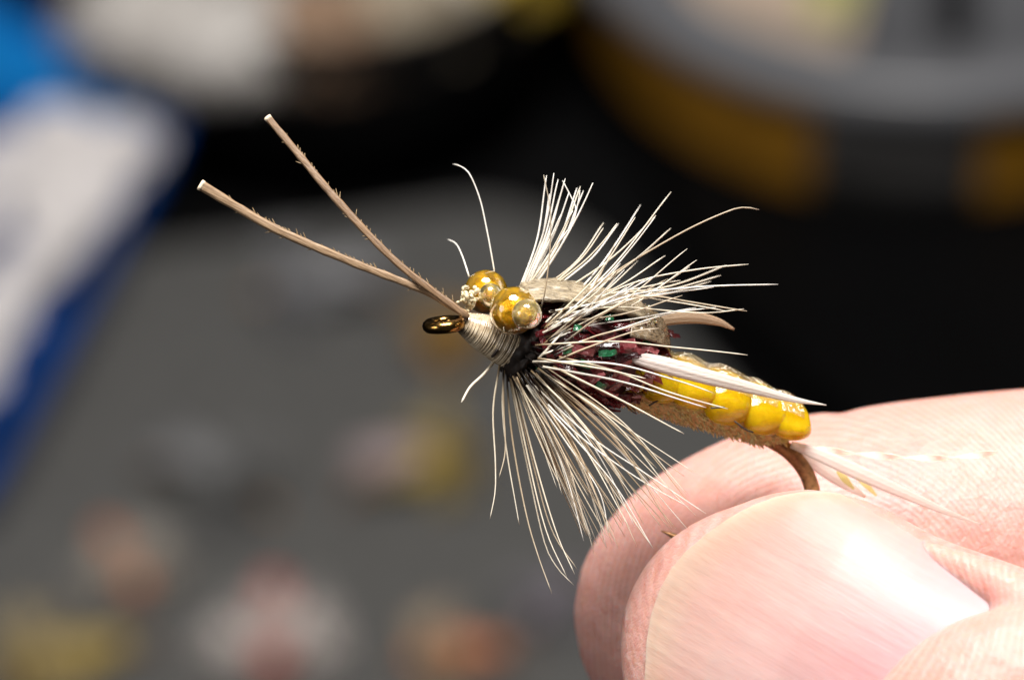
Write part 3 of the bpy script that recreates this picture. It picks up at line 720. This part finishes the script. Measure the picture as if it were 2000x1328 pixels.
for i in range(282):
    key = r_.choices(('maroon', 'wine', 'pink', 'green'), (52, 42, 5, 1))[0]
    flake(key, r_.uniform(-.7, 3.3) if r_.random() < .8 else r_.uniform(0, 6.283), r_.uniform(-.85, .97), r_.uniform(-.05, .5), r_.gauss(0, .55), r_.randrange(5), r_.uniform(.86, 1.02), r_.gauss(0, .45))
def at_thorax(x, y):
    d_ = P(x, y, .5) - TC; s = d_.dot(tdir) / TL; h = d_.dot(tn) / (th_r * (.35 + .65 * math.sqrt(max(0, 1 - min(1, s * s)))))
    return s, math.acos(max(-1, min(1, h)))
for x, y, k, key in ((1182, 624, 4, 'green'), (1090, 682, 4, 'green'), (1043, 716, 4, 'green'), (1165, 748, 2, 'green'), (1130, 706, 0, 'green'), (1172, 686, 1, 'green'), (1262, 668, 4, 'green'), (1112, 640, 4, 'green'),
                  (1215, 672, 2, 'pink'), (1240, 690, 2, 'pink'), (1120, 680, 0, 'pink'), (1180, 760, 0, 'pink'), (1205, 730, 2, 'pink'), (1250, 740, 0, 'pink'), (1100, 790, 3, 'pink')):
    s, a = at_thorax(x, y); flake(key, a, s, .18, .12, k, 1.06, r_.uniform(-.4, .4))
fz = Geo()
for _ in range(140):
    a = r_.uniform(0, 6.28); s = r_.uniform(-.9, .95); nrm = math.cos(a) * tn + math.sin(a) * tw
    p0 = TC + tdir * TL * s + nrm * th_r * (.35 + .6 * math.sqrt(1 - s * s)); d_ = nrm * r_.uniform(.2, .8) + tdir * r_.uniform(-.2, 1) + tw * r_.uniform(-.4, .4); L = px(r_.uniform(15, 50))
    fz.tube(spline([p0, p0 + d_ * L * .6, p0 + d_ * L + np.array((r_.uniform(-.2, .2), r_.uniform(-.2, .2), 0))], 5), px(1.1), 4)
fz.build('thorax_fuzz', M['maroon'], thorax)['kind'] = 'stuff'

# wing case: two straw pads over the top of the thorax
def pad_geo(x0, x1, prof, f0, f1, thick, rip, seed, n=46, m=40):
    rr = np.random.RandomState(seed); rj = rr.uniform(-1, 1, m)
    up, lo = [], []
    for i in range(n):
        u_ = i / (n - 1); x = x0 + (x1 - x0) * u_; R_ = lin(prof, u_)
        base = ta + tdir * (px(x - 1010) / tdir[0]); r1, r2 = [], []
        for j in range(m):
            ph = f0 + (f1 - f0) * j / (m - 1); ed = 1 - abs(2 * j / (m - 1) - 1) ** 6
            k = px(R_) + rip * (rj[j] + .5 * math.sin(u_ * 40 + j * 2.1 * rj[j])) 
            d_ = math.cos(ph) * tn + math.sin(ph) * tw
            r1.append(base + d_ * k); r2.append(base + d_ * (k - thick * (.25 + .75 * ed)))
        up.append(r1); lo.append(r2)
    up, lo = np.array(up), np.array(lo)
    ring = np.concatenate((up, lo[:, ::-1]), axis=1)
    return Geo().grid(ring, True, True)
pad_geo(1000, 1236, [(0, 104), (.08, 114), (.25, 126), (.5, 128), (.8, 126), (.94, 120), (1, 104)], -1.1, .78, px(26), px(3.6), 4).build('wing_case', M['wing1'], fly)
pad_geo(1195, 1294, [(0, 112), (.4, 112), (.7, 100), (.88, 82), (1, 50)], -1.2, 1.15, px(24), px(2.6), 9).build('wing_case', M['wing2'], fly)
bl = Geo()
for _ in range(40):
    u_ = r_.uniform(0, 1); ph = r_.uniform(-.5, .8); base = ta + tdir * (px(1215 + 70 * u_ - 1010) / tdir[0]); R_ = px(lin([(0, 112), (.4, 110), (.7, 98), (1, 62)], u_) + 3)
    bl.grid(sphere_geo(base + R_ * (math.cos(ph) * tn + math.sin(ph) * tw), px(r_.uniform(1.5, 4)), None, 5), True)
bl.build('glue_droplet', M['clearbead'], fly)['kind'] = 'stuff'

# dark fluff at the root of the hackle
collar = Geo().grid(sphere_geo(P(1022, 680, .35), (px(34), px(66), px(66)), (hdir, hn, hw), 20, .10), True).build('hackle_collar', M['rootdark'], fly)
cf = Geo()
for _ in range(220):
    a = r_.uniform(0, 6.283); d_ = (math.cos(a) * hn + math.sin(a) * hw); p0 = P(1022, 680, .35) + hdir * px(r_.uniform(-12, 30)) + d_ * px(r_.uniform(48, 60))
    L = px(r_.uniform(18, 52)); e_ = d_ * r_.uniform(.4, .9) + hdir * r_.uniform(.5, 1.1)
    cf.tube(spline([p0, p0 + e_ * L * .5, p0 + e_ * L], 4), [px(2.2), px(1.8), px(1.2), px(.4)], 4)
cf.build('root_fluff', M['rootdark'], collar)['kind'] = 'stuff'

# hackle fibres
def fibre(pts, w0, w1, m, r0=2.7, r1=1.3, n=18, wob=1.0):
    k = len(pts); q = [P(x, y, w0 + (w1 - w0) * (i / (k - 1)) ** .8) for i, (x, y) in enumerate(pts)]
    p = spline(q, n)
    a1, a2 = random.uniform(0, 6.28), random.uniform(0, 6.28)
    for i in range(n):
        u_ = i / (n - 1); s = px(wob) * u_
        p[i] += np.array((math.sin(u_ * 7 + a1), math.sin(u_ * 9 + a2), math.cos(u_ * 6 + a1))) * s
    rad = [px(.76 * r0 + (r1 * .68 - .76 * r0) * (i / (n - 1)) ** 1.3) for i in range(n)]; rad[-1] *= .45
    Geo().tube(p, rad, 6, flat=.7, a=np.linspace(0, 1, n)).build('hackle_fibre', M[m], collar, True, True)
def bow(a, b, k):
    mx_, my = (a[0] + b[0]) / 2, (a[1] + b[1]) / 2; dx, dy = b[0] - a[0], b[1] - a[1]
    return [a, (mx_ + dy * k, my - dx * k), b]
rt = random.Random(11)
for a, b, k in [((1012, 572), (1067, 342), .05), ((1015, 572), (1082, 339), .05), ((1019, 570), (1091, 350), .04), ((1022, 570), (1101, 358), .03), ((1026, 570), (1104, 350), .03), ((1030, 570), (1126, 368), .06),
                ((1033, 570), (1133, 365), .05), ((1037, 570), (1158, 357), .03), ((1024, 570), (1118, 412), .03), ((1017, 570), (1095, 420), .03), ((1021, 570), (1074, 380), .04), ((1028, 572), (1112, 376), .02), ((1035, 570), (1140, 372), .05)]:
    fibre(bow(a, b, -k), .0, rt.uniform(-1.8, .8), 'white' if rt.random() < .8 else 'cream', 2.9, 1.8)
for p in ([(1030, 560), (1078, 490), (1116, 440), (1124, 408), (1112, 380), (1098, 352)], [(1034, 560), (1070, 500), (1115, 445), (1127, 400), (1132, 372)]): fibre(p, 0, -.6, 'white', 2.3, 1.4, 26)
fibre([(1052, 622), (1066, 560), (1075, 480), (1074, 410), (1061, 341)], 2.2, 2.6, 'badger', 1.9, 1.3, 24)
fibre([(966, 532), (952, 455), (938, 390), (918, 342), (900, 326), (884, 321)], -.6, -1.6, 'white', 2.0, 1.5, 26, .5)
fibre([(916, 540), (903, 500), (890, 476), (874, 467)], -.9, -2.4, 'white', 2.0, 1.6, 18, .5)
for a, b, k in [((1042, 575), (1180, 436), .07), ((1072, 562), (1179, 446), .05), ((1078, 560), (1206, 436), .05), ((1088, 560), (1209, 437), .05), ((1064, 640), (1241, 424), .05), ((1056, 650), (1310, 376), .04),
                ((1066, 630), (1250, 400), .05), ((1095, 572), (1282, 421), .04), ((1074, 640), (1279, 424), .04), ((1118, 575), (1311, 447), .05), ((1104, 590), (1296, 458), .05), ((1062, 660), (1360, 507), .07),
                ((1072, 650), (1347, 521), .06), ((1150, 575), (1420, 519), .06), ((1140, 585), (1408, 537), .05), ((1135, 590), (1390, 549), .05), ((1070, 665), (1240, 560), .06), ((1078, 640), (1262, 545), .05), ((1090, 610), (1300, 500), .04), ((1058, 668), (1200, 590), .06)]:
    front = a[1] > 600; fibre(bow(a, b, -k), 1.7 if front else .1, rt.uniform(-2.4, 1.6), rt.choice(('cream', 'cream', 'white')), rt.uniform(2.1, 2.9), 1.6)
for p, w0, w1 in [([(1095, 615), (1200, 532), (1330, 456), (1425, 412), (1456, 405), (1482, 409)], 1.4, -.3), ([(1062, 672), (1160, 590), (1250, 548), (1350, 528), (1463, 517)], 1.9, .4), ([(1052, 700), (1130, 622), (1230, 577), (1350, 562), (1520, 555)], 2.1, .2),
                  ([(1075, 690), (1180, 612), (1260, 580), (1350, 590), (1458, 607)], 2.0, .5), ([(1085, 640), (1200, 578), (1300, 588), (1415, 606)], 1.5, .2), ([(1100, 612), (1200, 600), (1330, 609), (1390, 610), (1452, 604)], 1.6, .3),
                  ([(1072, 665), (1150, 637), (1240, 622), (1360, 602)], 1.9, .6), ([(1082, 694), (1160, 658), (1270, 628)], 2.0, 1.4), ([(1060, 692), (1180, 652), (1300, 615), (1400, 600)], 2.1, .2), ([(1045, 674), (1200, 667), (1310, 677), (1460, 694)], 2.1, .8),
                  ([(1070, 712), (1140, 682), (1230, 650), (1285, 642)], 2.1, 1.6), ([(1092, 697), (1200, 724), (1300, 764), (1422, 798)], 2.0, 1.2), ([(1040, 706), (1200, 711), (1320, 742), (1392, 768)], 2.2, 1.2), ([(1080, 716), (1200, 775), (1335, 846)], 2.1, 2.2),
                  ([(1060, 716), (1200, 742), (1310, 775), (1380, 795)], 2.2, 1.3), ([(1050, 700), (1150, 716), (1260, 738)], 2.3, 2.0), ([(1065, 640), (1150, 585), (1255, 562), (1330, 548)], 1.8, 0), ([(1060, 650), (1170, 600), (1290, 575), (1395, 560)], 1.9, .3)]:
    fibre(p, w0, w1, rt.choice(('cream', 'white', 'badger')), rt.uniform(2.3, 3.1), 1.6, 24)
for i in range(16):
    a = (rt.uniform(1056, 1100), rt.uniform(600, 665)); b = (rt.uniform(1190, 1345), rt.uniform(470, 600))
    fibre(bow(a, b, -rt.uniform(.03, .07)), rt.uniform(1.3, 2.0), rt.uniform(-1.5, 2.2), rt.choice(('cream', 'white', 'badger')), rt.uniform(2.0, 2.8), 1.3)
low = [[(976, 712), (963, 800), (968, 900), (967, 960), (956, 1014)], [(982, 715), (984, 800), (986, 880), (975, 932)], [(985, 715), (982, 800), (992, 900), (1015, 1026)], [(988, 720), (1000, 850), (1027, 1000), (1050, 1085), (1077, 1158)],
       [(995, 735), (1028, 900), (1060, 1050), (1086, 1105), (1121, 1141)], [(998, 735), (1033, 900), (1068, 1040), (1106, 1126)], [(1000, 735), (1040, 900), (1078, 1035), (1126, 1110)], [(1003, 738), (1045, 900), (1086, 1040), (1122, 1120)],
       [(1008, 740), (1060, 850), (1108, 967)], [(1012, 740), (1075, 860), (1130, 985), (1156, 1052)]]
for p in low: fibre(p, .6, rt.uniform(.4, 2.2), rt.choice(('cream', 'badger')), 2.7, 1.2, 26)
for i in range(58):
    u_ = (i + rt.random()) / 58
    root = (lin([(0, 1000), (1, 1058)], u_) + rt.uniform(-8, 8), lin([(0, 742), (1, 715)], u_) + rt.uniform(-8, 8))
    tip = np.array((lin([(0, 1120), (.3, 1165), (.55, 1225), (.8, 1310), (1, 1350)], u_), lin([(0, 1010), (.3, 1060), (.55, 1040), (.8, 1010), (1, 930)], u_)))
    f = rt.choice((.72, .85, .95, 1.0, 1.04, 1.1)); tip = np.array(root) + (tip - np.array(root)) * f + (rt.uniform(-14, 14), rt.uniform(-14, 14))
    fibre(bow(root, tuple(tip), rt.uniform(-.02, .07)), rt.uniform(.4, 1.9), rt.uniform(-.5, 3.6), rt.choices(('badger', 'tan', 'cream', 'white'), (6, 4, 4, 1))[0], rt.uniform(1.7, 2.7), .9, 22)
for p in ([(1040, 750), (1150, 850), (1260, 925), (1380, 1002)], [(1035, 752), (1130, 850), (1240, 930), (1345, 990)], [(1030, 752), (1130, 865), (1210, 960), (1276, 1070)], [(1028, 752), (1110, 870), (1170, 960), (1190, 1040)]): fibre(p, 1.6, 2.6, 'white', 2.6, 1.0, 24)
fibre([(976, 692), (945, 730), (918, 757), (900, 785)], .4, 1.6, 'cream', 4.0, 3.2, 18)

# abdomen
aa, ab = P(1236, 734, fw(1236) + .1), P(1546, 838, fw(1540) + .15)
adir = (ab - aa) / np.linalg.norm(ab - aa); an_ = np.array((-adir[1], adir[0], 0)); an_ /= np.linalg.norm(an_); aw = np.cross(adir, an_); AL = np.linalg.norm(ab - aa)
def ab_pt(t, dn, dw): return aa + adir * AL * t + an_ * px(dn) + aw * px(dw)
rows = []
for i in range(50):
    t = -.05 + 1.03 * i / 49; R_ = lin([(-.05, 40), (.1, 42), (.5, 38), (.85, 32), (.95, 24), (1, 12)], t)
    rows.append([ab_pt(t, -19 + 6 * t + R_ * 1.05 * math.cos(a) + 1.5 * math.sin(i * 2.4), R_ * math.sin(a)) for a in np.linspace(0, 6.283, 30, endpoint=False)])
abd = Geo().grid(rows, True, True).build('abdomen', M['fuzz'], fly)
fz = Geo()
for _ in range(1300):
    t = r_.uniform(0, .98); a = r_.uniform(1.35, 4.9) if r_.random() < .85 else r_.uniform(0, 6.28); R_ = lin([(0, 40), (.5, 38), (.85, 32), (.98, 18)], t)
    p0 = ab_pt(t, -19 + 6 * t + R_ * math.cos(a), R_ * math.sin(a)); d_ = an_ * math.cos(a) + aw * math.sin(a); L = px(r_.uniform(4, 13)); e_ = d_ * r_.uniform(.5, 1) + adir * r_.uniform(-.2, .9)
    fz.tube(spline([p0, p0 + e_ * L * .55, p0 + e_ * L + adir * px(2)], 4), [px(2.2), px(1.8), px(1.3), px(.3)], 4)
fz.build('dubbing', M['fuzzhair'], abd)['kind'] = 'stuff'
segs = [(-.05, 40, 46), (.10, 44, 50), (.30, 55, 50), (.53, 54, 55), (.735, 48, 49), (.915, 47, 50)]
def seg_R(t): return lin([(0, 45), (.3, 48), (.7, 45), (1, 34)], t)
for k, (t, la, rb) in enumerate(segs):
    rows = []; n = 34; f0, f1 = -1.9, 2.32 + .15 * math.sin(k * 2.3)
    for i in range(n):
        u_ = i / (n - 1); ph = f0 + (f1 - f0) * u_; e = min(1.0, math.sqrt(max(0.0, 1 - (abs(2 * u_ - 1)) ** 5.0))); e = max(e, .03)
        bul = 1 + (.06 + .08 * (k % 3)) * math.exp(-((ph - 1.5 - .2 * math.sin(k * 3)) / .6) ** 2)
        Rc = px(seg_R(t) * (.90 + .1 * e)); skew = px(10 + 7 * math.sin(k * 1.9)) * math.sin(ph)
        c = aa + adir * (AL * t + skew) + (math.cos(ph) * an_ + math.sin(ph) * aw) * Rc
        ra_, rr_ = px(la) * e * bul * .9, px(rb) * .46 * e * bul
        nd = math.cos(ph) * an_ + math.sin(ph) * aw
        rows.append([c + ra_ * math.cos(q) * adir + rr_ * math.sin(q) * nd * (1 + .06 * math.sin(3 * ph + k + 2 * q) + .04 * math.sin(7 * ph + 2 * k - q)) for q in np.linspace(0, 6.283, 24, endpoint=False)])
    Geo().grid(rows, True, True).build('segment', M['yellow'], abd)
# clear strip drawn over the back
rows = []
for i in range(120):
    t = -.04 + 1.08 * i / 119; b = max(math.sqrt(max(0, 1 - ((t - s[0]) * AL / px(s[1] * 1.02)) ** 2)) * s[2] * .56 for s in segs)
    row = []
    for j in range(26):
        ph = -1.0 + 2.1 * j / 25; R_ = px(seg_R(min(1, max(0, t))) + b * .96 + 3.0 + 0.8 * math.sin(t * 30 + j * .5) - (10 if t > .98 else 0))
        row.append(aa + adir * (AL * t + px(10) * math.sin(ph)) + R_ * (math.cos(ph) * an_ + math.sin(ph) * aw))
    rows.append(row)
end = [[rows[-1][j] * (1 - k) + (ab + adir * px(18) - an_ * px(14)) * k for j in range(26)] for k in (.35, .7, .95)]
Geo().grid(rows + end).build('back_strip', M['backfilm'], abd)
for p in ([(1268, 792, .2), (1280, 785, .3), (1291, 780, .3)], [(1388, 797, .2), (1405, 796, .2), (1416, 795, .2)], [(1434, 822, -.3), (1455, 838, -.3), (1473, 845, -.4)]):
    Geo().tube(spline([P(x, y, w - .5) for x, y, w in p], 10), [px(2)] * 9 + [px(.6)], 5).build('dark_hair', M['speck'], abd)

# feathers
def leaf(name, pts, wds, m, fold=.35, parent=fly, n=40):
    arr = spline([np.concatenate((P(*p), (px(w_),))) for p, w_ in zip(pts, wds)], n); p = arr[:, :3]
    t = np.gradient(p, axis=0); t /= np.linalg.norm(t, axis=1)[:, None]; up, lo = [], []
    for i in range(n):
        x = np.cross((0, 0, 1), t[i]); x /= np.linalg.norm(x); y = np.cross(t[i], x); R_ = max(arr[i, 3], px(.6)); r1, r2 = [], []
        for j in range(11):
            s = j / 5 - 1; z = fold * R_ * (math.sqrt(max(0, 1 - s * s)) + .10 * math.cos(s * 9))
            r1.append(p[i] + x * s * R_ + y * z); r2.append(p[i] + x * s * R_ * .97 + y * (z - px(3.0) * (1 - s * s) - px(.4)))
        up.append(r1 + r2[::-1])
    return Geo().grid(up, True, True, np.linspace(0, 1, n)).build(name, m, parent, True, True)
leaf('side_feather', [(1236, 698, .9), (1290, 711, 1.1), (1380, 736, 1.0), (1470, 759, .6), (1550, 780, .2), (1614, 791, -.1)], [11, 16, 15, 11, 6, .8], M['biot'], .5)
leaf('side_feather', [(1225, 645, -.6), (1290, 626, -.9), (1350, 620, -1.2), (1400, 628, -1.5), (1434, 643, -1.7)], [6, 12, 12, 8, 2], M['tanbiot'], .4)
leaf('tail_feather', [(1545, 868, -2.4), (1600, 888, -2.3), (1680, 924, -2.1), (1770, 965, -2.0), (1850, 1000, -2.0), (1918, 1025, -2.1)], [7, 13, 15, 11, 6, .8], M['tail'], .35)
leaf('tail_feather', [(1552, 880, -2.8), (1590, 905, -2.9), (1640, 938, -3.0), (1690, 970, -3.1)], [7, 12, 12, 3], M['tail'], .3)
g = []
n = 150; pth = spline([P(1560, 872, -2.6), P(1620, 880, -2.7), (P(1740, 892, -2.6)), P(1850, 894, -2.4), P(1946, 884, -2.2)], n)
for i in range(n):
    a = 2 * math.pi * i / n * 2.05 + .9; y = np.array((0, math.cos(a), math.sin(a))); g.append([pth[i] + y * px(6.2) * s for s in (-1, -.3, .3, 1)])
tg = Geo().grid(g)
for q in (0, 3): tg.tube(np.array([r[q] for r in g]), px(1.1), 5)
tg.build('tinsel_strand', M['tinsel'], fly)
leaf('yellow_bit', [(1635, 920, -2.7), (1650, 935, -2.7), (1668, 955, -2.8)], [3, 7, 2], M['yellowbit'], .2)
leaf('yellow_bit', [(1672, 930, -2.8), (1690, 945, -2.8), (1712, 968, -2.9)], [3, 6, 2], M['yellowbit'], .2)
